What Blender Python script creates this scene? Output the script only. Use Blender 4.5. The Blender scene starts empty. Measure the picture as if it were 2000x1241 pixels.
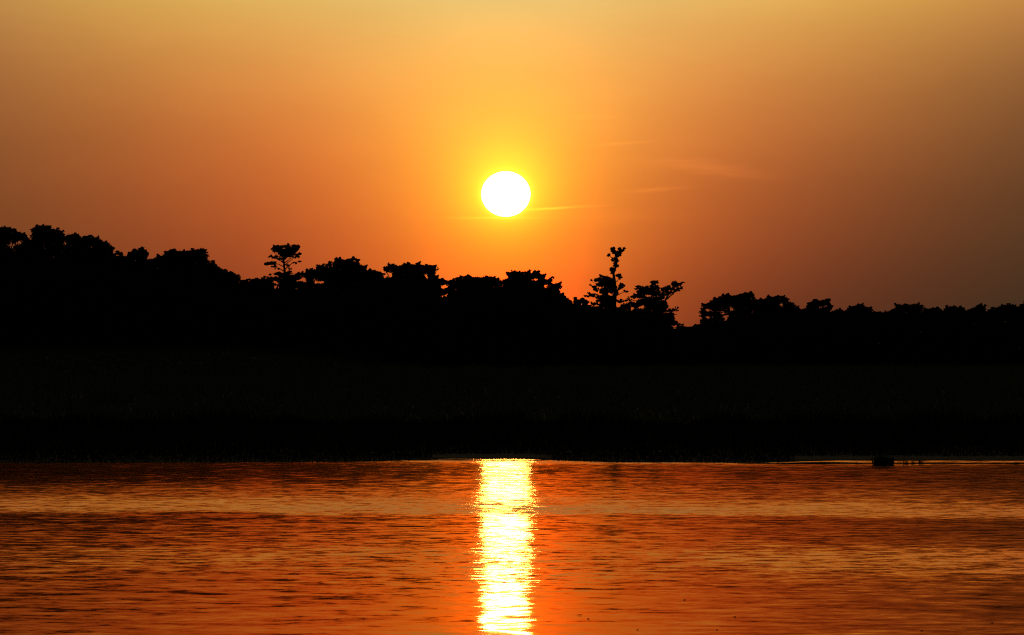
import bpy, math, random
import numpy as np
from mathutils import Vector

random.seed(7)
rng = np.random.default_rng(7)
S = bpy.context.scene
C = S.collection

# ------------------------------------------------------------------ camera
FPX = 10018.0            # focal length in pixels of a 2000 px wide frame (a long telephoto)
HORIZON = 750.0          # image row of eye level in that frame
EYE = 1.48
PITCH = math.atan((HORIZON - 620.5) / FPX)
cam = bpy.data.objects.new('camera', bpy.data.cameras.new('camera'))
C.objects.link(cam)
cam.data.sensor_width = 36.0
cam.data.lens = 36.0 * FPX / 2000.0
cam.data.clip_start = 0.5
cam.data.clip_end = 30000
cam.location = (0, 0, EYE)
cam.rotation_euler = (math.pi / 2 + PITCH, 0, 0)
S.camera = cam

def at(px, py, Y):
    """world x, z of the point seen at (px, py) of the photograph at distance Y"""
    dx = (px - 1000) / FPX
    dz = (620.5 - py) / FPX
    cy, sy = math.cos(PITCH), math.sin(PITCH)
    fy, fz = cy - dz * sy, sy + dz * cy
    k = Y / fy
    return dx * k, EYE + fz * k

# ------------------------------------------------------------------ world: hazy sunset sky
SUN_AZ, SUN_EL = math.radians(-0.069), math.radians(2.12)
W = bpy.data.worlds.new('World')
S.world = W
W.use_nodes = True
nt = W.node_tree
nt.nodes.clear()

class G:
    """tiny helper for building math in a node tree"""
    def __init__(self, tree): self.t = tree
    def n(self, kind, **kw):
        nd = self.t.nodes.new(kind)
        for k, v in kw.items(): setattr(nd, k, v)
        return nd
    def put(self, sock, v):
        if isinstance(v, (int, float)): sock.default_value = v
        elif isinstance(v, (tuple, list)): sock.default_value = v
        else: self.t.links.new(v, sock)
    def m(self, op, *a, clamp=False):
        nd = self.n('ShaderNodeMath', operation=op, use_clamp=clamp)
        for i, v in enumerate(a): self.put(nd.inputs[i], v)
        return nd.outputs[0]
    def v(self, op, *a):
        nd = self.n('ShaderNodeVectorMath', operation=op)
        for i, v in enumerate(a): self.put(nd.inputs['Scale' if (op == 'SCALE' and i == 1) else i], v)
        return nd.outputs['Value' if op in ('LENGTH', 'DOT_PRODUCT') else 0]
    def sep(self, v):
        nd = self.n('ShaderNodeSeparateXYZ'); self.put(nd.inputs[0], v); return nd.outputs
    def comb(self, x, y, z):
        nd = self.n('ShaderNodeCombineXYZ')
        for i, q in enumerate((x, y, z)): self.put(nd.inputs[i], q)
        return nd.outputs[0]
    def smooth(self, x, a, b, lo=0.0, hi=1.0):
        nd = self.n('ShaderNodeMapRange', interpolation_type='SMOOTHSTEP')
        self.put(nd.inputs[0], x)
        for i, q in enumerate((a, b, lo, hi)): self.put(nd.inputs[i + 1], q)
        return nd.outputs[0]
    def noise(self, vec, scale, detail=2.0, rough=0.5, out='Fac', dist=0.0):
        nd = self.n('ShaderNodeTexNoise')
        self.put(nd.inputs['Vector'], vec)
        nd.inputs['Scale'].default_value = scale
        nd.inputs['Detail'].default_value = detail
        nd.inputs['Roughness'].default_value = rough
        nd.inputs['Distortion'].default_value = dist
        return nd.outputs[out]

g = G(nt)
D = g.v('NORMALIZE', g.n('ShaderNodeTexCoord').outputs['Generated'])
dx, dy, dz = g.sep(D)
az_raw = g.m('MULTIPLY', g.m('ARCTAN2', dx, dy), 180 / math.pi)
el_raw = g.m('MULTIPLY', g.m('ARCSINE', dz), 180 / math.pi)
az = g.m('MAXIMUM', g.m('MINIMUM', az_raw, 9.0), -9.0)
el = g.m('MAXIMUM', g.m('MINIMUM', el_raw, 5.0), -0.5)
ang = g.m('SQRT', g.m('ADD', g.m('POWER', g.m('ABSOLUTE', g.m('ADD', az_raw, 0.069)), 2.0),
                      g.m('POWER', g.m('ABSOLUTE', g.m('MULTIPLY', g.m('SUBTRACT', el_raw, 2.12), 1.05)), 2.0)))
q = g.m('SQRT', g.m('ADD', 1.0, g.m('POWER', g.m('ABSOLUTE', g.m('DIVIDE', az, 2.4)), 2.0)))
el2 = g.m('MULTIPLY', el, el)
COEF = [[0.8182, -2.2554, -4.1104],
        [-0.1012, -0.0501, -0.0047],
        [-2.2441, -1.4333, -0.5615],
        [0.0636, 0.0695, 0.0298],
        [0.7471, 0.496, 0.6686],
        [-0.2762, -0.0732, 0.1242],
        [0.0074, -0.0043, -0.0161],
        [0.226, 0.244, -0.3314],
        [0.024, 0.0099, -0.002],
        [0.0841, 0.0653, 0.0261],
        [0.0181, 1.7406, 0.0875],
        [0.4419, 0.5332, 0.2731],
        [-0.0207, -0.0282, 0.0029],
        [1.2217, 0.9767, -0.2938]]
basis = [1.0, az, q, g.m('MULTIPLY', az, az), el, el2, g.m('MULTIPLY', el2, el), g.m('MULTIPLY', q, el),
         g.m('MULTIPLY', az, el), g.m('MULTIPLY', q, el2),
         g.m('EXPONENT', g.m('DIVIDE', ang, -1.5)),
         g.m('EXPONENT', g.m('MULTIPLY', g.m('MULTIPLY', ang, ang), -1 / 0.5 ** 2)),
         g.m('MULTIPLY', g.m('MULTIPLY', az, az), el),
         g.m('MULTIPLY', g.m('EXPONENT', g.m('DIVIDE', g.m('MULTIPLY', az, az), -1.6 ** 2)), g.m('EXPONENT', g.m('DIVIDE', el, -1.5)))]
acc = tuple(COEF[0])
for cf, b in list(zip(COEF, basis))[1:]:
    acc = g.v('ADD', acc, g.v('SCALE', tuple(cf), b))
ax, ay, az3 = g.sep(acc)
redb = g.m('ADD', 1.0, g.m('MULTIPLY', g.m('EXPONENT', g.m('MULTIPLY', g.m('POWER', g.m('ABSOLUTE', g.m('DIVIDE', az_raw, 0.62)), 2.0), -1.0)), g.smooth(el_raw, 2.5, 4.2, 1.15, 0.0)))
low = g.comb(g.m('MULTIPLY', redb, g.m('EXPONENT', ax)), g.m('EXPONENT', ay), g.m('EXPONENT', az3))
# thin streaks of cloud lit near the sun: (px, py, half length, half thickness, tilt, gain)
streaks = [(1085, 407, 62, 2.3, -0.055, 0.45), (960, 426, 85, 2.2, 0.0, 0.22), (1395, 330, 95, 11, 0.10, 0.17),
           (1285, 371, 52, 3.5, -0.06, 0.17), (1215, 281, 50, 2.6, -0.07, 0.12), (1160, 229, 50, 4.0, 0.0, 0.05),
           (1225, 424, 130, 14, 0.0, 0.05), (1340, 314, 60, 3.5, -0.02, 0.06), (1455, 345, 50, 4.0, 0.1, 0.07)]
wob = g.noise(g.comb(g.m('MULTIPLY', az_raw, 3.0), g.m('MULTIPLY', el_raw, 14.0), 0.0), 1.0, 4.0, 0.6)
cl = 0.0
for (px, py, hl, ht, tl, gain) in streaks:
    a0, e0 = (px - 1000) / 174.8, (750 - py) / 174.8
    u = g.m('SUBTRACT', az_raw, a0)
    v = g.m('ADD', g.m('SUBTRACT', el_raw, e0), g.m('MULTIPLY', u, tl))
    v = g.m('ADD', v, g.m('MULTIPLY', g.m('SUBTRACT', wob, 0.5), 2.2 * ht / 174.8))
    r2 = g.m('ADD', g.m('POWER', g.m('ABSOLUTE', g.m('DIVIDE', u, hl / 174.8)), 2.0),
             g.m('POWER', g.m('ABSOLUTE', g.m('DIVIDE', v, ht / 174.8)), 2.0))
    cl = g.m('ADD', cl, g.m('MULTIPLY', g.m('EXPONENT', g.m('MULTIPLY', r2, -1.0)), gain))
mott = g.noise(g.comb(g.m('MULTIPLY', az_raw, 0.5), g.m('MULTIPLY', el_raw, 1.6), 3.0), 1.0, 4.0, 0.55)
gain = g.m('ADD', g.m('ADD', 1.0, g.m('MULTIPLY', cl, g.m('ADD', 0.35, g.m('MULTIPLY', wob, 1.3)))),
           g.m('MULTIPLY', g.m('SUBTRACT', mott, 0.5), 0.15))
low = g.v('SCALE', g.v('MULTIPLY', low, (0.965, 0.965, 0.92)), gain)
# higher up the haze turns pale, then the dome darkens to dusk
azf = g.m('EXPONENT', g.m('MULTIPLY', g.m('POWER', g.m('ABSOLUTE', g.m('DIVIDE', az_raw, 16.0)), 1.5), -1.0))
mid = g.v('SCALE', (1.02, 0.86, 0.52), g.m('MULTIPLY', azf, g.smooth(el_raw, 7.0, 17.0, 1.0, 0.03)))
t1 = g.smooth(el_raw, 4.5, 9.5)
far = g.m('EXPONENT', g.m('MULTIPLY', g.m('MAXIMUM', g.m('SUBTRACT', g.m('ABSOLUTE', az_raw), 8.0), 0.0), -0.09))
low = g.v('SCALE', low, far)
sky = g.v('ADD', g.v('SCALE', low, g.m('SUBTRACT', 1.0, t1)), g.v('SCALE', mid, t1))
sky = g.v('ADD', sky, (0.0035, 0.0038, 0.0040))
# the disc of the sun, a little flattened by refraction
rd = g.m('SQRT', g.m('ADD', g.m('POWER', g.m('ABSOLUTE', g.m('DIVIDE', g.m('ADD', az_raw, 0.069), 0.270)), 2.0),
                     g.m('POWER', g.m('ABSOLUTE', g.m('DIVIDE', g.m('SUBTRACT', el_raw, 2.12), 0.249)), 2.0)))
disc = g.smooth(rd, 0.975, 1.03, 1.0, 0.0)
halo = g.m('EXPONENT', g.m('MULTIPLY', g.m('MAXIMUM', g.m('SUBTRACT', rd, 1.0), 0.0), -9.0))
sky = g.v('ADD', sky, g.v('SCALE', (0.5, 0.42, 0.03), halo))
sky = g.v('ADD', sky, g.v('SCALE', (9.0, 8.0, 6.0), disc))
bg1 = g.n('ShaderNodeBackground'); g.put(bg1.inputs[0], sky); bg1.inputs[1].default_value = 1.0
nish = g.n('ShaderNodeTexSky', sky_type='NISHITA', sun_disc=False)
nish.sun_elevation = SUN_EL; nish.sun_rotation = SUN_AZ
nish.dust_density = 6.0; nish.air_density = 2.0
bg2 = g.n('ShaderNodeBackground'); g.put(bg2.inputs[0], nish.outputs[0]); bg2.inputs[1].default_value = 0.001
ad = g.n('ShaderNodeAddShader'); g.put(ad.inputs[0], bg1.outputs[0]); g.put(ad.inputs[1], bg2.outputs[0])
wo = g.n('ShaderNodeOutputWorld'); g.put(wo.inputs[0], ad.outputs[0])

# ------------------------------------------------------------------ sun lamp (dimmed by the thick haze)
sl = bpy.data.lights.new('sun', 'SUN')
sl.energy = 0.0085
sl.color = (1.0, 0.90, 0.32)
sl.angle = math.radians(0.53)
so = bpy.data.objects.new('sun', sl)
C.objects.link(so)
sdir = Vector((math.sin(SUN_AZ) * math.cos(SUN_EL), math.cos(SUN_AZ) * math.cos(SUN_EL), math.sin(SUN_EL)))
so.rotation_euler = sdir.to_track_quat('Z', 'Y').to_euler()
so.location = (0, 50, 30)

# ------------------------------------------------------------------ exposure
S.view_settings.view_transform = 'Standard'
S.view_settings.look = 'None'
S.view_settings.exposure = 0
S.view_settings.gamma = 1
S.cycles.max_bounces = 4
S.cycles.diffuse_bounces = 1
S.cycles.glossy_bounces = 3
S.cycles.use_denoising = False
S.cycles.pixel_filter_type = 'BLACKMAN_HARRIS'
S.cycles.filter_width = 1.1
S.cycles.sample_clamp_indirect = 0
S.cycles.caustics_reflective = False

# ------------------------------------------------------------------ materials
def material(name):
    m = bpy.data.materials.new(name)
    m.use_nodes = True
    m.node_tree.nodes.clear()
    return m, G(m.node_tree)

def plain(name, c1, c2, scale, rough=0.9):
    m, k = material(name)
    p = k.n('ShaderNodeNewGeometry').outputs['Position']
    f = k.noise(p, scale, 4.0, 0.6)
    mx = k.n('ShaderNodeMix', data_type='RGBA')
    k.put(mx.inputs[0], k.smooth(f, 0.35, 0.65)); mx.inputs[6].default_value = (*c1, 1); mx.inputs[7].default_value = (*c2, 1)
    b = k.n('ShaderNodeBsdfPrincipled'); k.put(b.inputs['Base Color'], mx.outputs[2])
    b.inputs['Roughness'].default_value = rough
    b.inputs['Specular IOR Level'].default_value = 0.1
    o = k.n('ShaderNodeOutputMaterial'); k.put(o.inputs[0], b.outputs[0])
    return m

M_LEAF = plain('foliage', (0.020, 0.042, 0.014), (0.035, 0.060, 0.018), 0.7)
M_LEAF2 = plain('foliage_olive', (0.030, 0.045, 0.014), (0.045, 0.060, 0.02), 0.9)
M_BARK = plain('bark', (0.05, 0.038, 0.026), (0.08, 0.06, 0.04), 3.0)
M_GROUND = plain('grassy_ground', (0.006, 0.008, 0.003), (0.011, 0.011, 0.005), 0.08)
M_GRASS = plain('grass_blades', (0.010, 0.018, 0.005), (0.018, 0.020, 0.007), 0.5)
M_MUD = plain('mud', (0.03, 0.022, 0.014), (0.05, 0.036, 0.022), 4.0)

_k = G(M_GRASS.node_tree)      # thin blades let some light through
_b = next(n for n in M_GRASS.node_tree.nodes if n.type == 'BSDF_PRINCIPLED')
_o = next(n for n in M_GRASS.node_tree.nodes if n.type == 'OUTPUT_MATERIAL')
_t = _k.n('ShaderNodeBsdfTranslucent'); _t.inputs[0].default_value = (0.13, 0.17, 0.045, 1)
_m = _k.n('ShaderNodeMixShader'); _k.put(_m.inputs[0], 0.4); _k.put(_m.inputs[1], _b.outputs[0]); _k.put(_m.inputs[2], _t.outputs[0])
_k.put(_o.inputs[0], _m.outputs[0])

def water_material():
    m, k = material('rippled_water')
    P = k.n('ShaderNodeNewGeometry').outputs['Position']
    x, y, z = k.sep(P)
    # wind streaks: rough and calm lanes lying across the river
    yy = k.m('ADD', k.m('ADD', y, k.m('MULTIPLY', x, 0.27)),
             k.m('MULTIPLY', k.m('SUBTRACT', k.noise(k.comb(k.m('MULTIPLY', x, 0.5), k.m('MULTIPLY', y, 0.3), 1.0), 1.0, 5.0, 0.7), 0.5), 7.0))
    ramp = k.n('ShaderNodeValToRGB')
    k.put(ramp.inputs[0], k.m('DIVIDE', k.m('SUBTRACT', yy, 20.0), 100.0))
    els = ramp.color_ramp
    stops = [(28, .05), (34, .07), (37, .12), (41, .30), (44.5, .44), (47, .22), (54, .15), (57.4, .19), (58.9, .98), (61.0, 1.0),
             (65.5, .50), (70, .34), (75, .20), (84, .07), (92, .13), (95.5, .28), (97.5, .85), (110, .9)]
    while len(els.elements) > 1: els.elements.remove(els.elements[-1])
    for i, (d, v) in enumerate(stops):
        e = els.elements[0] if i == 0 else els.elements.new((d - 20) / 100)
        e.position = (d - 20) / 100; e.color = (v, v, v, 1)
    wind = k.sep(ramp.outputs[0])[0]
    pat = k.noise(k.comb(k.m('MULTIPLY', x, 0.35), k.m('MULTIPLY', y, 0.22), 7.0), 1.0, 5.0, 0.62)
    wind = k.m('MULTIPLY', wind, k.m('ADD', 0.15, k.m('MULTIPLY', pat, 1.7)))
    calm = k.m('MULTIPLY', k.smooth(yy, 68.0, 84.0), k.smooth(x, -0.7, -3.5))
    wind = k.m('MULTIPLY', wind, k.m('SUBTRACT', 1.0, k.m('MULTIPLY', calm, 0.72)))
    lane = k.m('MULTIPLY', k.m('MULTIPLY', k.smooth(yy, 39.0, 43.0), k.smooth(yy, 49.0, 46.0)), k.smooth(x, 0.8, 2.2))
    wind = k.m('ADD', wind, k.m('MULTIPLY', lane, 0.28))      # a second breeze lane on the right half
    def slope(sx, sy, scale, detail, rough, off):
        n = k.noise(k.comb(k.m('MULTIPLY', x, sx), k.m('MULTIPLY', y, sy), off), scale, detail, rough, 'Color')
        return k.v('SUBTRACT', n, (0.5, 0.5, 0.5))
    s = k.v('SCALE', slope(1.3, 1.0, 3.3, 4.0, 0.74, 0.0), k.m('ADD', WAVE[0], k.m('MULTIPLY', wind, WAVE[1])))
    s = k.v('ADD', s, k.v('SCALE', slope(0.55, 1.0, 3.0, 2.0, 0.6, 5.0), WAVE[2]))
    # at a grazing view the ripple faces turned to the eye hide the ones behind them
    ix, iy, _ = k.sep(k.n('ShaderNodeNewGeometry').outputs['Incoming'])
    s = k.v('ADD', s, k.v('SCALE', k.comb(ix, iy, 0.0), k.m('MULTIPLY', k.m('POWER', wind, 1.5), WAVE[5])))
    sx, sy, _ = k.sep(s)
    N = k.v('NORMALIZE', k.comb(k.m('MULTIPLY', sx, 1.4), sy, 1.0))
    fr = k.n('ShaderNodeFresnel'); fr.inputs[0].default_value = 1.333; k.put(fr.inputs['Normal'], N)
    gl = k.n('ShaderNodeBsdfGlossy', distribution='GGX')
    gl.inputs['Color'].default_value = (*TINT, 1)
    k.put(gl.inputs['Roughness'], k.m('ADD', WAVE[3], k.m('MULTIPLY', wind, WAVE[4])))
    k.put(gl.inputs['Normal'], N)
    df = k.n('ShaderNodeBsdfDiffuse'); df.inputs[0].default_value = (0.02, 0.014, 0.007, 1)
    mx = k.n('ShaderNodeMixShader'); k.put(mx.inputs[0], fr.outputs[0]); k.put(mx.inputs[1], df.outputs[0]); k.put(mx.inputs[2], gl.outputs[0])
    o = k.n('ShaderNodeOutputMaterial'); k.put(o.inputs[0], mx.outputs[0])
    return m

WAVE = (0.034, 0.30, 0.040, 0.05, 0.06, 0.030)
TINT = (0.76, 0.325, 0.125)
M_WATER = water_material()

# ------------------------------------------------------------------ mesh helpers
def mesh_obj(name, verts, faces, mat, parent=None, smooth=False):
    me = bpy.data.meshes.new(name)
    if isinstance(faces, np.ndarray):
        nf, kk = faces.shape
        me.vertices.add(len(verts)); me.vertices.foreach_set('co', np.asarray(verts, dtype=np.float32).ravel())
        me.loops.add(nf * kk); me.loops.foreach_set('vertex_index', faces.astype(np.int32).ravel())
        me.polygons.add(nf); me.polygons.foreach_set('loop_start', np.arange(0, nf * kk, kk, dtype=np.int32))
        me.update(calc_edges=True)
    else:
        me.from_pydata([tuple(v) for v in verts], [], faces)
    if smooth: me.polygons.foreach_set('use_smooth', [True] * len(me.polygons))
    me.materials.append(mat)
    o = bpy.data.objects.new(name, me)
    C.objects.link(o)
    if parent: o.parent = parent
    return o

def thing(name, label, cat, loc, group=None):
    o = bpy.data.objects.new(name, None)
    C.objects.link(o); o.location = loc; o['label'] = label; o['category'] = cat
    o.empty_display_size = 0.2
    if group: o['group'] = group
    return o

def smoothstep(t): t = np.clip(t, 0, 1); return t * t * (3 - 2 * t)

def vnoise(x, y, s, seed=0):
    """cheap smooth noise from sines"""
    r = np.random.default_rng(100 + seed)
    out = 0
    for i in range(6):
        a, f, p = r.uniform(0, 6.28), s * r.uniform(0.6, 2.2), r.uniform(0, 6.28)
        out = out + np.sin((x * np.cos(a) + y * np.sin(a)) * f + p)
    return out / 6

# ------------------------------------------------------------------ terrain
SH_PX = [-3000, -200, 0, 400, 700, 800, 880, 1020, 1080, 1180, 1480, 1560, 1640, 2000, 2300, 5000]
SH_PY = [904, 904, 904.5, 903.5, 902, 899.5, 896.5, 896.5, 899.5, 903, 904.5, 902, 900, 900.5, 901, 901]
def shore(x):
    px = 1000 + np.asarray(x) / 98.0 * FPX
    py = np.interp(px, SH_PX, SH_PY)
    return EYE * FPX / (py - 750) + 0.5 * vnoise(x, x * 0, 2.0, 3)

def ground_z(x, y):
    x = np.asarray(x, float); y = np.asarray(y, float)
    t = y - shore(x)
    up = 0.012 * np.minimum(t, 100) + 0.0075 * np.clip(t - 100, 0, 230) + 0.034 * np.clip(t - 330, 0, 55)
    up = np.where(t > 385, 0.012 * 100 + 0.0075 * 230 + 0.034 * 55 + 0.6 * smoothstep((t - 385) / 150), up)
    up = up + smoothstep(t / 0.4) * 0.015
    left = smoothstep((-x - 4) / 18) * 1.5 * smoothstep((t - 150) / 150)
    up = up + left + 0.10 * vnoise(x, y, 0.09, 1) * smoothstep((t - 15) / 100) + 0.010 * vnoise(x, y, 1.7, 2) * smoothstep(t / 1.5)
    bed = np.maximum(-1.4, t * 0.15)
    z = np.where(t > 0, up, bed)
    near = smoothstep((8.0 - y) / 6.0) * 1.45       # the near bank the photographer stands on
    return np.where(y < 20, np.maximum(z, -1.4 + near), z)

ys = np.concatenate([-np.geomspace(3000, 4, 18), np.linspace(-3, 20, 16), np.linspace(24, 92, 10), np.arange(93, 110, 0.25),
                     np.linspace(110.5, 150, 40), np.linspace(152, 560, 110), np.geomspace(570, 12000, 24)])
xr = np.concatenate([np.arange(0, 13, 0.3), np.linspace(13.5, 60, 40), np.geomspace(64, 9000, 26)])
xs = np.concatenate([-xr[:0:-1], xr])
XX, YY = np.meshgrid(xs, ys)
ZZ = ground_z(XX, YY)
nx, ny = len(xs), len(ys)
idx = np.arange(nx * ny).reshape(ny, nx)
F = np.stack([idx[:-1, :-1], idx[:-1, 1:], idx[1:, 1:], idx[1:, :-1]], -1).reshape(-1, 4)
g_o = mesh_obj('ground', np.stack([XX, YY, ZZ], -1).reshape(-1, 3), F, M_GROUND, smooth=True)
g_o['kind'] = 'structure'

wv = [(-9000, -20, 0), (9000, -20, 0), (9000, 112, 0), (-9000, 112, 0)]
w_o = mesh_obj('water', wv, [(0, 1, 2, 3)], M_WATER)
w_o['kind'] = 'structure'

# mud bars: thin dark lips just clear of the water
def mud_bar(name, label, x0, x1, yc, wid, hgt, seed):
    n, mrow = 90, 7
    vs, fs = [], []
    for i in range(n):
        u = i / (n - 1)
        x = x0 + (x1 - x0) * u
        taper = min(1, u * 8, (1 - u) * 8) ** 0.5
        c = yc + 0.25 * float(vnoise(x, 0, 1.1, seed))
        hh = hgt * taper * (0.62 + 0.55 * float(vnoise(x, 3, 3.5, seed + 1))) + 0.004
        for j in range(mrow):
            v = j / (mrow - 1) * 2 - 1
            zz = hh * (1 - v * v) + 0.004 * float(vnoise(x * 3, v * 5, 2, seed)) - 0.03 * abs(v) ** 6
            vs.append((x, c + v * wid * 0.5 * max(taper, .15), zz))
    for i in range(n - 1):
        for j in range(mrow - 1):
            a = i * mrow + j
            fs.append((a, a + mrow, a + mrow + 1, a + 1))
    o = mesh_obj(name, vs, fs, M_MUD, smooth=True)
    o['label'] = label; o['category'] = 'mud bar'; o['group'] = 'mud bars off the far shore'
    return o
X = lambda px, Y: (px - 1000) / FPX * Y
mud_bar('mud_bar', 'thin mud bar crossing the sun glint at the far shore', X(790, 99.3), X(1075, 99.3), 99.3, 1.0, 0.020, 11)
mud_bar('mud_bar', 'long low mud bar at the far right shore, under the dark tussock', X(1440, 95.2), X(2300, 95.2), 95.2, 0.9, 0.030, 12)

# ------------------------------------------------------------------ foliage
def leaves(cent, rad, n_per, L, Wd, flat=0.8):
    """pointed leaves scattered in clumps: cent (k,3), rad (k,)"""
    rm = float(np.mean(rad))
    cnt = np.clip((n_per * np.minimum((rad / rm) ** 1.4, 1.5)).astype(int), 5, None)
    c = np.repeat(cent, cnt, 0); r = np.repeat(rad, cnt)
    n = len(c)
    stretch = np.repeat(np.stack([rng.uniform(0.8, 1.5, len(cent)), rng.uniform(0.8, 1.3, len(cent)), rng.uniform(0.55, 1.0, len(cent))], -1), cnt, 0)
    d = rng.normal(size=(n, 3)); d /= np.linalg.norm(d, axis=1)[:, None]
    rr = r * rng.uniform(0, 1, n) ** 0.5
    p = c + d * rr[:, None] * stretch
    a = d * 0.7 + rng.normal(size=(n, 3)) * 0.6 + np.array([0, 0, 0.15]); a /= np.linalg.norm(a, axis=1)[:, None]
    b = np.cross(a, rng.normal(size=(n, 3))); b /= np.linalg.norm(b, axis=1)[:, None]
    l = (L * rng.uniform(0.6, 1.3, n))[:, None]; w = (Wd * rng.uniform(0.7, 1.2, n))[:, None]
    nrm = np.cross(a, b)
    v = np.stack([p - a * l * .5, p + b * w * .5 + nrm * w * .15, p + a * l * .5, p - b * w * .5 + nrm * w * .15], 1).reshape(-1, 3)
    return v, np.arange(n * 4).reshape(n, 4)

def tube(pts, radii, sides=7):
    """tapered tube along points"""
    vs, fs = [], []
    P = [Vector(p) for p in pts]
    for i, p in enumerate(P):
        d = (P[min(i + 1, len(P) - 1)] - P[max(i - 1, 0)]).normalized()
        a = d.cross(Vector((0, 1, 0.01))).normalized(); b = d.cross(a)
        for s in range(sides):
            t = 2 * math.pi * s / sides
            vs.append(tuple(p + (a * math.cos(t) + b * math.sin(t)) * radii[i]))
    for i in range(len(P) - 1):
        for s in range(sides):
            fs.append((i * sides + s, i * sides + (s + 1) % sides, (i + 1) * sides + (s + 1) % sides, (i + 1) * sides + s))
    fs.append(tuple(range(sides))); fs.append(tuple((len(P) - 1) * sides + s for s in range(sides)))
    return vs, fs

def join(parts):
    V, Fc = [], []
    for v, f in parts:
        o = len(V); V += list(v); Fc += [tuple(i + o for i in t) for t in f]
    return V, Fc

def crooked(p0, p1, n, amp):
    p0, p1 = np.array(p0), np.array(p1)
    out = []
    for i in range(n):
        t = i / (n - 1)
        w = math.sin(t * math.pi)
        out.append(tuple(p0 + (p1 - p0) * t + np.array([random.uniform(-1, 1), random.uniform(-1, 1), random.uniform(-.3, .3)]) * amp * w))
    return out

def build_tree(name, label, cat, Y, clumps, trunk_pts, limbs, leafL=0.26, leafW=0.15, n_per=42, trunk_r=0.16, mat=None, group=None, thick=1.0, flat=0.8):
    """clumps: (px, py, radius px, depth m); trunk_pts: (px, py) from the top down to the ground; limbs: lists of (px, py, depth)"""
    bx = trunk_pts[-1][0]
    x0 = X(bx, Y); z0 = float(ground_z(x0, Y)) - 0.1
    root = thing(name, label, cat, (x0, Y, z0), group)
    k = Y / FPX
    cen, rad = [], []
    for (px, py, r, dep) in clumps:
        xx, zz = at(px, py, Y)
        cen.append((xx - x0, dep, zz - z0)); rad.append(r * k)
    v, f = leaves(np.array(cen), np.array(rad), n_per, leafL, leafW, flat)
    mesh_obj('crown', v, f, mat or M_LEAF, root)
    tp = []
    for (px, py) in trunk_pts:
        xx, zz = at(px, py, Y); tp.append((xx - x0, 0.0, zz - z0))
    tp[-1] = (0, 0, -0.2)
    rr = [trunk_r * (0.35 + 0.65 * i / (len(tp) - 1)) for i in range(len(tp))]
    rr[-1] *= 1.3
    mesh_obj('trunk', *tube(tp, rr, 9), M_BARK, root, smooth=True)
    for lb in limbs:
        pts = []
        for (px, py, dep) in lb:
            xx, zz = at(px, py, Y); pts.append((xx - x0, dep, zz - z0))
        fine = []
        for a, b in zip(pts[:-1], pts[1:]): fine += crooked(a, b, 4, 0.05)[:-1]
        fine.append(pts[-1])
        r0 = trunk_r * 0.42 * thick
        mesh_obj('limb', *tube(fine, [r0 * (1 - 0.75 * i / (len(fine) - 1)) for i in range(len(fine))], 6), M_BARK, root, smooth=True)
    return root

UNDER_X = [-900, 220, 280, 460, 520, 590, 610, 640, 700, 750, 840, 855, 885, 905, 1060, 1120, 1150, 1212, 1225, 1300, 1312, 1370, 1400, 1500, 1570, 1700, 1740, 1810, 1900, 1990, 2900]
UNDER_Y = [490, 506, 516, 556, 553, 562, 567, 567, 552, 546, 556, 594, 594, 556, 560, 592, 596, 597, 606, 618, 638, 640, 632, 606, 606, 610, 608, 606, 603, 600, 598]
under_top = lambda px: float(np.interp(px, UNDER_X, UNDER_Y))

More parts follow.
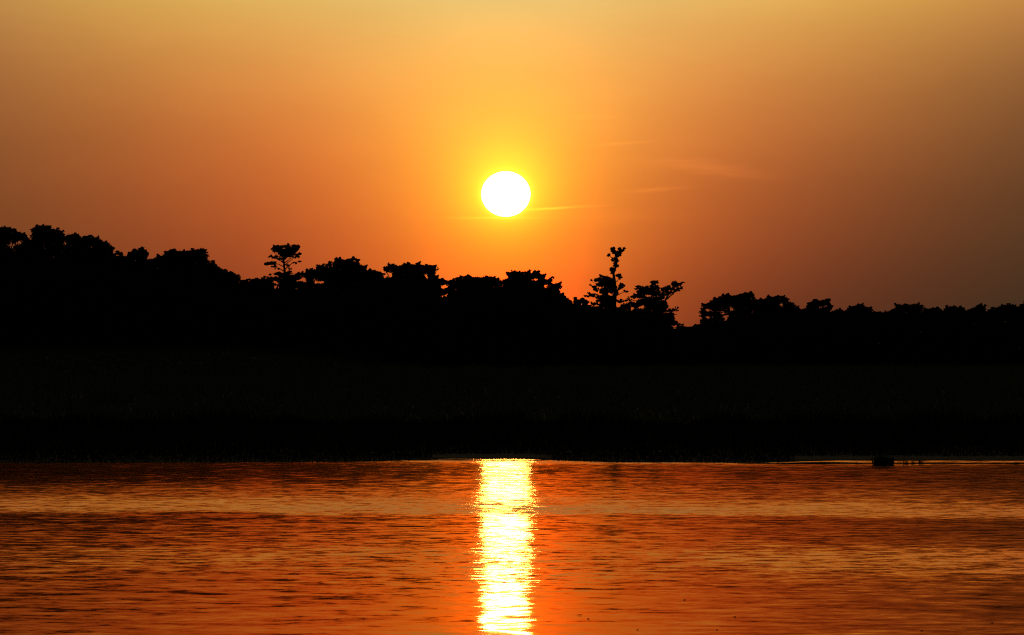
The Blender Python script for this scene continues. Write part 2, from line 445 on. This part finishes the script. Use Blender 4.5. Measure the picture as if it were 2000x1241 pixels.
def envelope_tree(label, Y, line, holes=(), r=(5, 9), big=False, name='tree', cat='tree', ragged=0.35, tuft=0.9, leaf=(0.19, 0.095), mat=None):
    """a broad crown whose outline follows the given points"""
    xs_ = [p[0] for p in line]; x0, x1 = min(xs_), max(xs_)
    cx = (x0 + x1) / 2; cy = max(p[1] for p in line) + 28
    dep_s = (x1 - x0) * Y / FPX * 0.22
    cl = []
    def ok(px, py, rr):
        return all((px - hx) ** 2 + ((py - hy) * 1.2) ** 2 > (hr + rr * 0.9) ** 2 for hx, hy, hr in holes)
    for (a, b), (c, d) in zip(line[:-1], line[1:]):
        n = max(1, int(math.hypot(c - a, d - b) / 2.6 + 0.5))
        for i in range(n):
            t = (i + random.random() * 0.5) / n
            px, py = a + (c - a) * t, b + (d - b) * t
            rr = random.uniform(r[0], r[1]) * 0.52
            vx, vy = cx - px, cy - py
            if abs(vy) > 1: vx *= 0.55
            L = math.hypot(vx, vy) or 1
            q_ = rr * 0.86
            px += vx / L * q_; py += vy / L * q_
            if ok(px, py, rr): cl.append((px, py, rr, random.gauss(0, dep_s * 0.5)))
            if random.random() < tuft * 0.3:      # small sprigs breaking the outline
                sx_, sy_ = a + (c - a) * t, b + (d - b) * t
                cl.append((sx_ + random.uniform(-3, 3), sy_ + 1 + random.uniform(-2.2, 2.5), random.uniform(0.6, 2.2), random.gauss(0, dep_s * 0.4)))
    for i in range(1, len(line) - 1):       # pointed knobs where the outline turns
        (a, b), (c, d), (e_, f_) = line[i - 1], line[i], line[i + 1]
        ox, oy = c - (a + e_) / 2, d - (b + f_) / 2
        if oy > 0.8: continue
        L = math.hypot(ox, oy) or 1
        for _ in range(4):
            w_ = random.uniform(-1.0, 2.6)
            cl.append((c + ox / L * w_ + random.uniform(-2, 2), d + 1 + oy / L * w_ + random.uniform(-1, 1), random.uniform(0.8, 2.0), random.gauss(0, dep_s * 0.3)))
    def top_at(px):
        best = 1e9
        for (a, b), (c, d) in zip(line[:-1], line[1:]):
            if min(a, c) - 0.01 <= px <= max(a, c) + 0.01:
                best = min(best, b + (d - b) * ((px - a) / (c - a) if abs(c - a) > 0.01 else 0))
        return best
    st = (r[0] + r[1]) / 2 * 0.62
    px = x0 + r[0] * 0.5
    while px < x1 - r[0] * 0.4:
        ey = max(top_at(px), top_at(min(px + 3, x1)), top_at(max(px - 3, x0))) if x1 - x0 > 30 else top_at(px)
        py = ey + r[0] * 0.9
        bot = under_top(px) + 26
        while py < bot:
            qx, qy, rr = px + random.uniform(-4, 4), py + random.uniform(-2.5, 2.5), random.uniform(*r) * 0.9
            if qy - rr < ey + 1: qy = ey + 1 + rr
            if ok(qx, qy, rr): cl.append((qx, qy, rr, random.gauss(0, dep_s)))
            py += st
        px += st
    tx = cx + random.uniform(-0.1, 0.1) * (x1 - x0)
    gy = HORIZON - (float(ground_z(X(tx, Y), Y)) - EYE) / Y * FPX
    topy = min(p[1] for p in line) + 22
    trunk = [(tx + random.uniform(-5, 5), topy), (tx + random.uniform(-4, 4), topy + (gy - topy) * .3), (tx + random.uniform(-2, 2), topy + (gy - topy) * .6), (tx, gy)]
    limbs = []
    for _ in range(6 if x1 - x0 > 40 else 3):
        c = random.choice(cl[:max(3, len(cl) // 2)])
        s = random.uniform(0.15, 0.6)
        sp = (tx, topy + (gy - topy) * s, 0)
        limbs.append([sp, ((sp[0] + c[0]) / 2, (sp[1] + c[1]) / 2 + 4, c[3] / 2), (c[0], c[1], c[3])])
    if holes:
        pass
    return build_tree(name, label, cat, Y, cl, trunk, limbs, leafL=leaf[0], leafW=leaf[1], n_per=66 if Y < 445 else 58,
                      trunk_r=0.10 + 0.0012 * (x1 - x0), mat=mat, group='trees of the far treeline')

T = envelope_tree
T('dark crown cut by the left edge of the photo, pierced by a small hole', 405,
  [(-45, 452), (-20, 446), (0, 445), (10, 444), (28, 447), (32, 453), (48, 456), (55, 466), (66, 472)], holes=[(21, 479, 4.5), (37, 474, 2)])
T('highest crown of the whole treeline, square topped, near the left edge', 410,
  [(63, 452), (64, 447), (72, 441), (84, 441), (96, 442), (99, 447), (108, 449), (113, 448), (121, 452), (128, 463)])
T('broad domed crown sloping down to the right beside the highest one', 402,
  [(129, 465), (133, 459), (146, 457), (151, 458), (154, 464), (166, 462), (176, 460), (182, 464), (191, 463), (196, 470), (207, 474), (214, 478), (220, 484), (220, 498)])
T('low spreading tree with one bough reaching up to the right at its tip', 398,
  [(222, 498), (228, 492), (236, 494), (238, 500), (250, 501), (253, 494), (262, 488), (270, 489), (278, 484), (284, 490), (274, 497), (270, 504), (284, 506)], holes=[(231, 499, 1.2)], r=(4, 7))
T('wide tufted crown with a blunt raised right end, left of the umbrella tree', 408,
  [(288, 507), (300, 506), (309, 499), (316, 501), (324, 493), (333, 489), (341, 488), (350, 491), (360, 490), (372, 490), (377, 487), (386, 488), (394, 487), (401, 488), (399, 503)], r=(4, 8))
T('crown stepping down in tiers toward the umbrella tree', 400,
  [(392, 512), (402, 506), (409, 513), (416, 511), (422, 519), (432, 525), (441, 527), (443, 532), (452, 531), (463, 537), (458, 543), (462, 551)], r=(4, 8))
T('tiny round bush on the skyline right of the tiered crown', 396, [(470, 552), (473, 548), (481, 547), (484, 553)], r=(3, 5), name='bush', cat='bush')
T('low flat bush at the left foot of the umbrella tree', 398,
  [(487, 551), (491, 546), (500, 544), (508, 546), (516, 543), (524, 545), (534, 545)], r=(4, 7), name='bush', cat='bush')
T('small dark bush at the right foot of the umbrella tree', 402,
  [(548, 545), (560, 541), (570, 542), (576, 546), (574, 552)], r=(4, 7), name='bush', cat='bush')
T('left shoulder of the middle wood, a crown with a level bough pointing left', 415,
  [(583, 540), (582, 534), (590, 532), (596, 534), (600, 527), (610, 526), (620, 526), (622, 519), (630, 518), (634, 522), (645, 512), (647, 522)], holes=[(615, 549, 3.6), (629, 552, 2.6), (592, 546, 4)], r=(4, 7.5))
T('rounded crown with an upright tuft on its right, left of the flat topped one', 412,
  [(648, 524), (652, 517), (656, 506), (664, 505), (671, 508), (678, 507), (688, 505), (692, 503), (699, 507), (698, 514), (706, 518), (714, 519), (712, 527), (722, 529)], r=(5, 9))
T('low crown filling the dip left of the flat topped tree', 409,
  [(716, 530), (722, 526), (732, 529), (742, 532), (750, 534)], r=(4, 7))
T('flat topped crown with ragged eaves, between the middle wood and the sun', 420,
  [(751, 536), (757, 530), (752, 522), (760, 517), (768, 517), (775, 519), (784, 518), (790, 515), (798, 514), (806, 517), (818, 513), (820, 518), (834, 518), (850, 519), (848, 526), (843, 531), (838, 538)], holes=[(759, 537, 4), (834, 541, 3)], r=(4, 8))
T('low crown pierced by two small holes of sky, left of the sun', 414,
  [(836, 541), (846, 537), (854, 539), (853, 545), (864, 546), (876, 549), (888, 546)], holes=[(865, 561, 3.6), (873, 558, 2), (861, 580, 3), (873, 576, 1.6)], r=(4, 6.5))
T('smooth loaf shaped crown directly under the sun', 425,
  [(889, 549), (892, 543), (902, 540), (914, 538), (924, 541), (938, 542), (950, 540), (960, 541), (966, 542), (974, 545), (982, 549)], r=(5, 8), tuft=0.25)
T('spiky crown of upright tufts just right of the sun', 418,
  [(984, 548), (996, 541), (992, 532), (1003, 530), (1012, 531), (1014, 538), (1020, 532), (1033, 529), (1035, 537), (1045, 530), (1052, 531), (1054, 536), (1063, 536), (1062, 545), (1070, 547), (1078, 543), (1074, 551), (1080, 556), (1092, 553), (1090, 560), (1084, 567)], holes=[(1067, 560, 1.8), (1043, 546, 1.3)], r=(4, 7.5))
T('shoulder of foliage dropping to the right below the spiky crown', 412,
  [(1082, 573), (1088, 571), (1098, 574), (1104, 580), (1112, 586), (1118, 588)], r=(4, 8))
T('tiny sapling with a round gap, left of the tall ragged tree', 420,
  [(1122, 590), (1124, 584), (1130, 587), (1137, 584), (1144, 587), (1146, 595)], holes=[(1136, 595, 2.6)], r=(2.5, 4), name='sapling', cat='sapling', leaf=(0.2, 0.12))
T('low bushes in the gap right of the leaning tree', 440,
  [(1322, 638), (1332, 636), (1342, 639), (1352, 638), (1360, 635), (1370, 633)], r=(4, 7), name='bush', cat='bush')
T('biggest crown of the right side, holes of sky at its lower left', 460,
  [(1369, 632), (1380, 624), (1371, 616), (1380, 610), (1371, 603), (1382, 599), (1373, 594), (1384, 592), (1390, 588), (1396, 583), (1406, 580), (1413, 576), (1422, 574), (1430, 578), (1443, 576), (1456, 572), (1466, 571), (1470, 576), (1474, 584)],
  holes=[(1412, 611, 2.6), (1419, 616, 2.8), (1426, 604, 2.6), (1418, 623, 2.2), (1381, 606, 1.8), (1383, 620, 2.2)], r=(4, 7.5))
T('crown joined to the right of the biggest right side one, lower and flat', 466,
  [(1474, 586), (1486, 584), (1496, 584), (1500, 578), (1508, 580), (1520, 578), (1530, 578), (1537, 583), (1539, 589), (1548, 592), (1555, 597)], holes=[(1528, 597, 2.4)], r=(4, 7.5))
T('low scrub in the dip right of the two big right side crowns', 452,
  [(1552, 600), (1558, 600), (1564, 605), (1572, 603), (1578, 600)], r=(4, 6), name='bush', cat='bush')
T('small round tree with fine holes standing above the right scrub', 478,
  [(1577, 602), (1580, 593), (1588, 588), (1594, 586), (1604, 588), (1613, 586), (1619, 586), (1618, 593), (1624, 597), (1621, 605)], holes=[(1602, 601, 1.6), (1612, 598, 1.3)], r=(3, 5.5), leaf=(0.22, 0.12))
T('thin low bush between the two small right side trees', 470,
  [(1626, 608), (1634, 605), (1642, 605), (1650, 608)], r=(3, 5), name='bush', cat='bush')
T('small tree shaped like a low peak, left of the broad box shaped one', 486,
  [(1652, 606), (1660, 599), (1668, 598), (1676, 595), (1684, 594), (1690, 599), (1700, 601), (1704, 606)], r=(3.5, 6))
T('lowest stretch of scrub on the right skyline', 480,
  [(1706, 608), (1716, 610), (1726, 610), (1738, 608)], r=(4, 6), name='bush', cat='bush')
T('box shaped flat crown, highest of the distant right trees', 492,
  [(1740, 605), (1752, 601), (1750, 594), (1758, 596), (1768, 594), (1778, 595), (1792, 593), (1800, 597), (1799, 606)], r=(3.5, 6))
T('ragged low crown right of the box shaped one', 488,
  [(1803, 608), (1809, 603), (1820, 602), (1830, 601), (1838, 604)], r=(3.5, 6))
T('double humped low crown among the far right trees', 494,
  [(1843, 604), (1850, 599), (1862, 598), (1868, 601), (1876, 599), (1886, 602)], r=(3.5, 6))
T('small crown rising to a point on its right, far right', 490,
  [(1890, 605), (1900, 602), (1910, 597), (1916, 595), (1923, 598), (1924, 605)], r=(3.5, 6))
T('rounded low dome near the right edge', 496,
  [(1928, 606), (1938, 602), (1948, 600), (1958, 596), (1972, 595), (1982, 597), (1990, 600)], r=(3.5, 6.5))
T('last crown, cut by the right edge of the photo', 484,
  [(1988, 600), (1996, 595), (2004, 590), (2018, 592), (2034, 596), (2050, 600)], r=(3.5, 6.5))

# the umbrella shaped tree (explicit clumps read off its silhouette)
def scatter(cx, cy, hx, hy, n, r0, r1, dep=0.6):
    out = []
    if n >= 20: n = int(n * 1.5)
    while len(out) < n:
        u, v = random.uniform(-1, 1), random.uniform(-1, 1)
        if u * u + v * v <= 1: out.append((cx + u * hx, cy + v * hy, random.uniform(r0, r1), random.gauss(0, dep)))
    return out
cl = []
for a in [(556, 487, 26, 5.5, 44, 2.2, 4), (541, 486, 12, 6, 20, 2, 3.6), (560, 494, 15, 6, 28, 2.2, 4), (553, 501, 8, 6, 14, 2, 3.5),
          (572, 497, 12, 3, 12, 1.6, 3), (585, 495, 4, 1.8, 6, 1.2, 2.2), (578, 484, 8, 4, 12, 1.8, 3.4), (561, 478, 3.5, 1.6, 4, 1.2, 2), (575, 480, 5, 1.6, 5, 1.2, 2),
          (535, 502, 9, 2.2, 8, 1.4, 2.6), (545, 506, 7, 2.5, 8, 1.4, 2.6), (530, 514, 10, 3.4, 16, 1.8, 3), (520, 516, 4, 2, 5, 1.2, 2.2), (536, 520, 8, 2, 6, 1.2, 2),
          (575, 502, 10, 2, 7, 1.2, 2.2), (574, 514, 6, 1.4, 5, 1.0, 1.8), (583, 511, 5, 1, 4, 0.8, 1.5), (562, 518, 4, 1.5, 4, 1, 2),
          (544, 526, 7, 1.4, 4, 0.9, 1.6), (566, 525, 5, 3, 5, 0.9, 1.6), (562, 531, 7, 3, 8, 1.2, 2.4), (546, 535, 10, 2.6, 12, 1.4, 3), (556, 539, 14, 4, 20, 2, 3.6),
          (528, 536, 4, 1.5, 4, 1, 1.8), (574, 540, 5, 4, 7, 1, 2.2), (540, 545, 20, 4, 18, 2.4, 4)]:
    cl += scatter(*a, dep=0.35)
lb = [[(555, 520, 0), (566, 510, .1), (584, 494, .2)], [(554, 512, 0), (546, 503, 0), (532, 490, -.2)], [(554, 510, 0), (558, 498, 0), (560, 478, 0)],
      [(555, 522, 0), (544, 516, .2), (520, 516, .3)], [(556, 528, 0), (570, 515, -.2), (588, 510, -.3)], [(555, 530, 0), (545, 524, 0), (532, 521, 0)],
      [(555, 508, 0), (568, 494, 0), (578, 481, 0)], [(554, 514, 0), (544, 508, 0), (528, 501, 0)], [(556, 536, 0), (566, 528, 0), (571, 523, 0)],
      [(555, 515, 0), (566, 505, .3), (578, 502, .3)], [(555, 540, 0), (540, 535, .3), (526, 535, .3)], [(556, 540, 0), (568, 534, 0), (577, 536, 0)]]
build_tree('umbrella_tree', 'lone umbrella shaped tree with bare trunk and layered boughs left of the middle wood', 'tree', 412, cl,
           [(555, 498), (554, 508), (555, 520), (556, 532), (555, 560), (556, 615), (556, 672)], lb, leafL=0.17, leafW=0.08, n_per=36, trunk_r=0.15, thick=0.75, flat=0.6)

# the tall ragged tree
cl = []
for a in [(1197, 489, 3.6, 5.5, 16, 1.8, 3.2), (1213, 489, 4.5, 4, 14, 1.8, 3), (1207, 496, 7, 4.5, 18, 1.8, 3.2), (1190, 499, 2.6, 2, 6, 1.2, 2.2), (1219, 485, 1.8, 1.2, 3, 0.8, 1.4),
          (1200, 507, 5, 3, 9, 1.5, 2.6), (1205, 509, 3.5, 3.5, 8, 1.5, 2.6), (1203, 517, 4, 6, 16, 1.8, 3), (1196, 530, 4, 6, 16, 1.8, 3.2), (1193, 525, 1.6, 2, 4, 1, 1.8),
          (1209, 540, 4, 4.4, 14, 1.8, 3), (1214, 559, 5, 4.5, 16, 1.8, 3.2), (1222, 569, 4.5, 1.8, 6, 1, 1.8), (1210, 565, 3, 3, 5, 1, 2),
          (1173, 539, 3.6, 2, 6, 1.2, 2), (1180, 546, 10, 5, 22, 2, 3.6), (1190, 552, 9, 8, 26, 2, 4), (1176, 556, 10, 5, 20, 1.8, 3.2), (1164, 548, 4, 3, 7, 1, 2), (1154, 548, 1.6, 1.2, 3, 0.9, 1.5),
          (1153, 557, 1.6, 1.2, 3, 0.9, 1.5), (1161, 560, 4.5, 3, 8, 1.2, 2.2), (1166, 566, 6, 3, 10, 1.2, 2.4), (1181, 568, 9, 6, 24, 2, 3.6), (1197, 564, 8, 8, 26, 2, 3.6), (1203, 572, 6, 5, 12, 1.8, 3),
          (1150, 573, 3, 1.2, 4, 0.9, 1.6), (1160, 577, 10, 2.6, 14, 1.3, 2.6), (1146, 579, 4, 1.6, 5, 1, 1.8), (1170, 581, 7, 3, 10, 1.5, 2.6), (1181, 584, 9, 7, 26, 2.2, 4), (1193, 588, 8, 9, 28, 2.4, 4),
          (1172, 592, 10, 5, 16, 2, 3.4), (1160, 593, 6, 3, 8, 1.4, 2.4), (1185, 602, 18, 8, 46, 3, 5), (1160, 606, 14, 5, 20, 3, 5), (1212, 588, 8, 2.4, 9, 1.5, 2.6)]:
    cl += scatter(*a, dep=0.35)
lb = [[(1201, 553, 0), (1206, 548, 0), (1210, 541, 0)], [(1203, 574, 0), (1208, 567, 0), (1214, 560, 0)], [(1204, 578, 0), (1214, 573, .2), (1226, 568, .2)],
      [(1199, 505, 0), (1206, 497, 0), (1216, 487, 0)], [(1198, 510, 0), (1194, 503, 0), (1190, 499, 0)], [(1198, 560, 0), (1182, 552, 0), (1172, 539, 0)],
      [(1197, 575, 0), (1176, 562, 0), (1153, 548, 0)], [(1197, 582, 0), (1176, 570, 0), (1154, 557, 0)], [(1197, 592, 0), (1174, 580, 0), (1144, 579, 0)], [(1197, 588, 0), (1172, 577, .2), (1149, 573, .3)]]
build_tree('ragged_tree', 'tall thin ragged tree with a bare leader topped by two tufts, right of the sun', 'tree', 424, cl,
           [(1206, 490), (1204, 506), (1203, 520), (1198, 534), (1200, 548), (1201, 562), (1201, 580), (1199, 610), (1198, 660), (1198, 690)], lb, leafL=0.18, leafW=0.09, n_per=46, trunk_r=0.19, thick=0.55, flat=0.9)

# the leaning tree
cl = []
for a in [(1277, 553, 5, 3.5, 14, 1.8, 3), (1284, 551, 4, 2, 6, 1, 2), (1273, 558, 4, 3, 8, 1.6, 2.8), (1248, 561, 6, 2, 8, 1.2, 2.2), (1243, 564, 3, 2, 4, 1.2, 2), (1264, 564, 16, 4, 30, 2, 3.6), (1282, 562, 6, 4, 12, 1.8, 3),
          (1262, 571, 18, 4.5, 34, 2, 3.6), (1240, 575, 4, 1.5, 4, 1, 1.6), (1278, 572, 12, 5, 22, 2, 3.6), (1247, 579, 14, 3.5, 20, 1.8, 3), (1230, 580, 4, 1.4, 4, 0.9, 1.5), (1228, 586, 8, 2.2, 8, 1.4, 2.4),
          (1296, 566, 8, 3.6, 14, 1.8, 3.2), (1308, 563, 9, 4, 20, 1.8, 3.2), (1318, 556, 6, 5, 16, 1.8, 3), (1317, 551, 2.6, 2, 4, 1.2, 2), (1327, 555, 6, 2.2, 9, 1.2, 2.2), (1333, 552, 3, 1.4, 4, 1, 1.6), (1328, 563, 5, 2, 7, 1.2, 2), (1322, 568, 5, 2.4, 7, 1.2, 2.2), (1312, 572, 7, 2.4, 8, 1.2, 2.2), (1300, 573, 7, 4, 14, 1.8, 3),
          (1288, 580, 10, 5, 22, 2, 3.6), (1270, 588, 20, 7, 44, 2.6, 4.4), (1245, 594, 16, 6, 26, 2.6, 4.4), (1282, 598, 20, 8, 44, 2.8, 4.6), (1296, 592, 6, 4, 10, 1.6, 2.8), (1308, 606, 6, 2.4, 7, 1.2, 2), (1316, 604, 6, 1.6, 5, 0.9, 1.5), (1322, 601, 4, 1.0, 3, 0.7, 1.2),
          (1312, 614, 7, 2, 6, 1, 1.7), (1324, 607, 3, 0.8, 3, 0.7, 1.1), (1298, 606, 6, 4, 12, 2, 3), (1225, 598, 10, 5, 14, 2.4, 4), (1260, 612, 34, 9, 80, 3, 5), (1296, 622, 20, 8, 50, 3, 4.6), (1308, 630, 14, 6, 30, 2.6, 4), (1320, 628, 3, 2, 5, 1, 1.8), (1326, 634, 4, 2.4, 6, 1.2, 2.2), (1235, 618, 26, 9, 50, 3, 5), (1270, 632, 40, 8, 80, 3.4, 5.4)]:
    cl += scatter(*a, dep=0.5)
cl = [c for c in cl if (c[0] - 1240) ** 2 + ((c[1] - 591) * 1.8) ** 2 > 22 and (c[0] - 1286) ** 2 + ((c[1] - 579) * 3) ** 2 > 30]
lb = [[(1296, 600, 0), (1300, 586, 0), (1312, 576, 0), (1322, 567, 0), (1333, 560, 0)], [(1300, 586, 0), (1308, 572, 0), (1318, 556, 0), (1334, 551, 0)], [(1290, 605, 0), (1276, 580, 0), (1264, 566, 0), (1246, 562, 0)],
      [(1284, 590, 0), (1280, 570, 0), (1277, 552, 0)], [(1290, 610, 0), (1262, 594, 0), (1232, 586, 0)], [(1298, 608, 0), (1312, 606, 0), (1326, 602, 0)], [(1298, 612, 0), (1312, 613, 0), (1322, 615, 0)], [(1300, 618, 0), (1314, 608, 0), (1324, 607, 0)]]
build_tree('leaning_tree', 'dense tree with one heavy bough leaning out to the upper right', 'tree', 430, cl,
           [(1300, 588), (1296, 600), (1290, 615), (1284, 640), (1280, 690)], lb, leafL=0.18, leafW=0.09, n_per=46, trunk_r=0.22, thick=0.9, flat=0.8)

# the mass of scrub below the crowns
cen, rad = [], []
for row, (Yr, drop) in enumerate([(392, 22), (398, 6), (404, -2), (440, 4), (462, 2)]):
    for px in np.arange(-700, 2700, 9.0):
        if row < 3 and px > 1500 and row > 0: continue
        top = under_top(px) + drop + random.uniform(0, 8)
        xx = X(px, Yr); gz = float(ground_z(xx, Yr))
        gy = HORIZON - (gz - EYE) / Yr * FPX
        y_ = top + 12
        while y_ < gy:
            yw = Yr + random.gauss(0, 1.2)
            x_, z_ = at(px + random.uniform(-5, 5), y_, yw)
            cen.append((x_, yw, z_)); rad.append(random.uniform(0.45, 0.75))
            y_ += 17
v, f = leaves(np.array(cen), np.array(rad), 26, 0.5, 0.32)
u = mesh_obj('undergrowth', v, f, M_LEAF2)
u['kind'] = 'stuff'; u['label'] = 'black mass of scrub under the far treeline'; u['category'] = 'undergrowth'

# ------------------------------------------------------------------ grass on the far bank
def grass_field(name, label, n, power, far, base_h, mat):
    tt = rng.uniform(0, 1, n) ** power * far + 0.2
    gx = rng.uniform(-1, 1, n) * (tt + 100) * 0.15
    gy_ = shore(gx) + tt
    cen_gap = (gx > X(840, 99)) & (gx < X(1080, 99)); right = gx > X(1545, 99)
    keep = ~((cen_gap | right) & (tt < 3.0))
    gx, gy_, tt = gx[keep], gy_[keep], tt[keep]
    n = len(gx)
    gz = ground_z(gx, gy_)
    clump_h = 0.5 + 1.3 * smoothstep(0.5 + 1.4 * vnoise(gx, gy_ * 0.5, 1.1, 9) + 0.6 * vnoise(gx, gy_, 0.3, 8))
    hh = rng.uniform(*base_h, n) + rng.uniform(0.10, 0.30, n) * smoothstep(tt / 35) * clump_h
    a = rng.uniform(0, 6.28, n)
    wd = 0.010 + 0.022 * tt / 60
    base = np.stack([gx, gy_, gz - 0.01], -1)
    sv = np.stack([np.cos(a) * wd, np.sin(a) * wd, 0 * wd], -1)
    tip = base + np.stack([rng.normal(0, .3, n) * hh, rng.normal(0, .3, n) * hh, hh], -1)
    v = np.stack([base - sv, base + sv, tip], 1).reshape(-1, 3)
    gr = mesh_obj(name, v, np.arange(n * 3).reshape(n, 3), mat)
    gr['kind'] = 'stuff'; gr['label'] = label; gr['category'] = 'grass'
M_SEDGE = plain('sedge', (0.008, 0.013, 0.004), (0.013, 0.015, 0.005), 0.5)
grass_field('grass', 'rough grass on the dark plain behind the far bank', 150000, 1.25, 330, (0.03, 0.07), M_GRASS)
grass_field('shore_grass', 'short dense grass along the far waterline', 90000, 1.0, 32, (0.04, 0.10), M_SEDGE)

# ------------------------------------------------------------------ tussocks and reeds off the right shore
def blades(nb, rx, ry, h0, h1, w, lean=0.3):
    vs, fs = [], []
    for i in range(nb):
        u, t = math.sqrt(random.random()), random.uniform(0, 6.28)
        x, y = u * math.cos(t) * rx, u * math.sin(t) * ry
        h = random.uniform(h0, h1) * (1 - 0.45 * u * u)
        lx, ly = (x / rx * lean + random.gauss(0, .12)) * h, random.gauss(0, .15) * h
        a = random.uniform(0, 3.14); cx, cy = math.cos(a) * w, math.sin(a) * w
        o = len(vs)
        vs += [(x - cx, y - cy, 0), (x + cx, y + cy, 0), (x + lx * .45 + cx * .8, y + ly * .45 + cy * .8, h * .6), (x + lx * .45 - cx * .8, y + ly * .45 - cy * .8, h * .6), (x + lx, y + ly, h)]
        fs += [(o, o + 1, o + 2, o + 3), (o + 3, o + 2, o + 4)]
    return vs, fs

def dome(rx, ry, h, seed):
    vs, fs = [], []
    R_, K = 8, 22
    for i in range(R_):
        ph = i / (R_ - 1) * math.pi / 2
        for j in range(K):
            t = j / K * 2 * math.pi
            k = 1 + 0.14 * float(vnoise(math.cos(t) * 2, math.sin(t) * 2 + i * .4, 1.6, seed))
            vs.append((math.cos(ph) * math.cos(t) * rx * k, math.cos(ph) * math.sin(t) * ry * k, math.sin(ph) ** 0.8 * h * k - 0.01))
    for i in range(R_ - 1):
        for j in range(K):
            fs.append((i * K + j, i * K + (j + 1) % K, (i + 1) * K + (j + 1) % K, (i + 1) * K + j))
    return vs, fs

t = thing('tussock', 'dark rounded grass tussock standing in the shallows at the far right shore', 'tussock', (X(1725, 94.0), 94.0, 0.0))
mesh_obj('root_clump', *dome(0.15, 0.2, 0.10, 21), M_MUD, t, smooth=True)
mesh_obj('grass_blades', *blades(620, 0.19, 0.22, 0.07, 0.24, 0.007, 0.42), M_GRASS, t)

spots = [(1672, 94.9, 5, .05, 'thin stalks standing just left of the dark tussock'),
         (1757, 94.9, 7, .07, 'first short reed tuft right of the dark tussock'),
         (1769, 94.4, 16, .10, 'tallest of the reed tufts right of the dark tussock'),
         (1783, 94.6, 9, .09, 'reed tuft midway in the row right of the dark tussock'),
         (1797, 94.8, 18, .09, 'last and widest reed tuft right of the dark tussock'),
         (1985, 94.4, 14, .05, 'small low tuft on the mud bar near the right edge')]
for (px, Y, nb, h, lab) in spots:
    r_ = thing('reed_tuft', lab, 'reeds', (X(px, Y), Y, 0.0), 'reed tufts along the right mud bar')
    mesh_obj('grass_blades', *blades(nb * 2, 0.025 + 0.0022 * nb, 0.06, h * .6, h * 1.3, 0.004, 0.25), M_GRASS, r_)
    mesh_obj('root_clump', *dome(0.022 + 0.002 * nb, 0.05, 0.02, nb), M_MUD, r_, smooth=True)

# ------------------------------------------------------------------ floating leaves
def leaf_mesh():
    vs, fs = [], []
    K = 14
    for k_ in (0.004, 0.0015):
        for i in range(K):
            t = i / K * 2 * math.pi
            vs.append((math.cos(t) * 0.013, math.sin(t) * 0.03 * (1 - 0.3 * math.cos(t)), k_))
    vs.append((0.002, 0, 0.009))
    for i in range(K): fs += [(i, (i + 1) % K, 2 * K), (i, (i + 1) % K, K + (i + 1) % K, K + i)]
    me = mesh_obj('floating_leaf', vs, fs, M_MUD)
    return me
fl = [(1337, 1172, 1.0, 'leaf afloat highest and alone right of the glint'), (1132, 1202, 2.4, 'widest floating leaf, nearest the glint'),
      (1149, 1209, 1.0, 'small leaf just below the widest floating one'), (1435, 1205, 1.1, 'floating leaf at the middle of the right half of the water'),
      (1245, 1231, 1.0, 'leaf afloat near the bottom edge, right of the glint'), (1400, 1231, 1.0, 'leaf at the bottom edge, below the one in mid right water'),
      (1800, 1233, 1.2, 'leaf afloat at the bottom edge toward the right corner'), (1937, 1217, 1.3, 'floating leaf nearest the right edge')]
first = leaf_mesh()
for i, (px, py, s, lab) in enumerate(fl):
    o = first if i == 0 else first.copy()
    if i: C.objects.link(o)
    d = EYE / ((py - HORIZON) / FPX)
    o.location = (X(px, d), d, 0.002); o.scale = (s * 0.6, 0.6, 0.5); o.rotation_euler = (0, 0, random.uniform(-.3, .3))
    o['label'] = lab; o['category'] = 'leaf'; o['group'] = 'leaves floating on the near water'
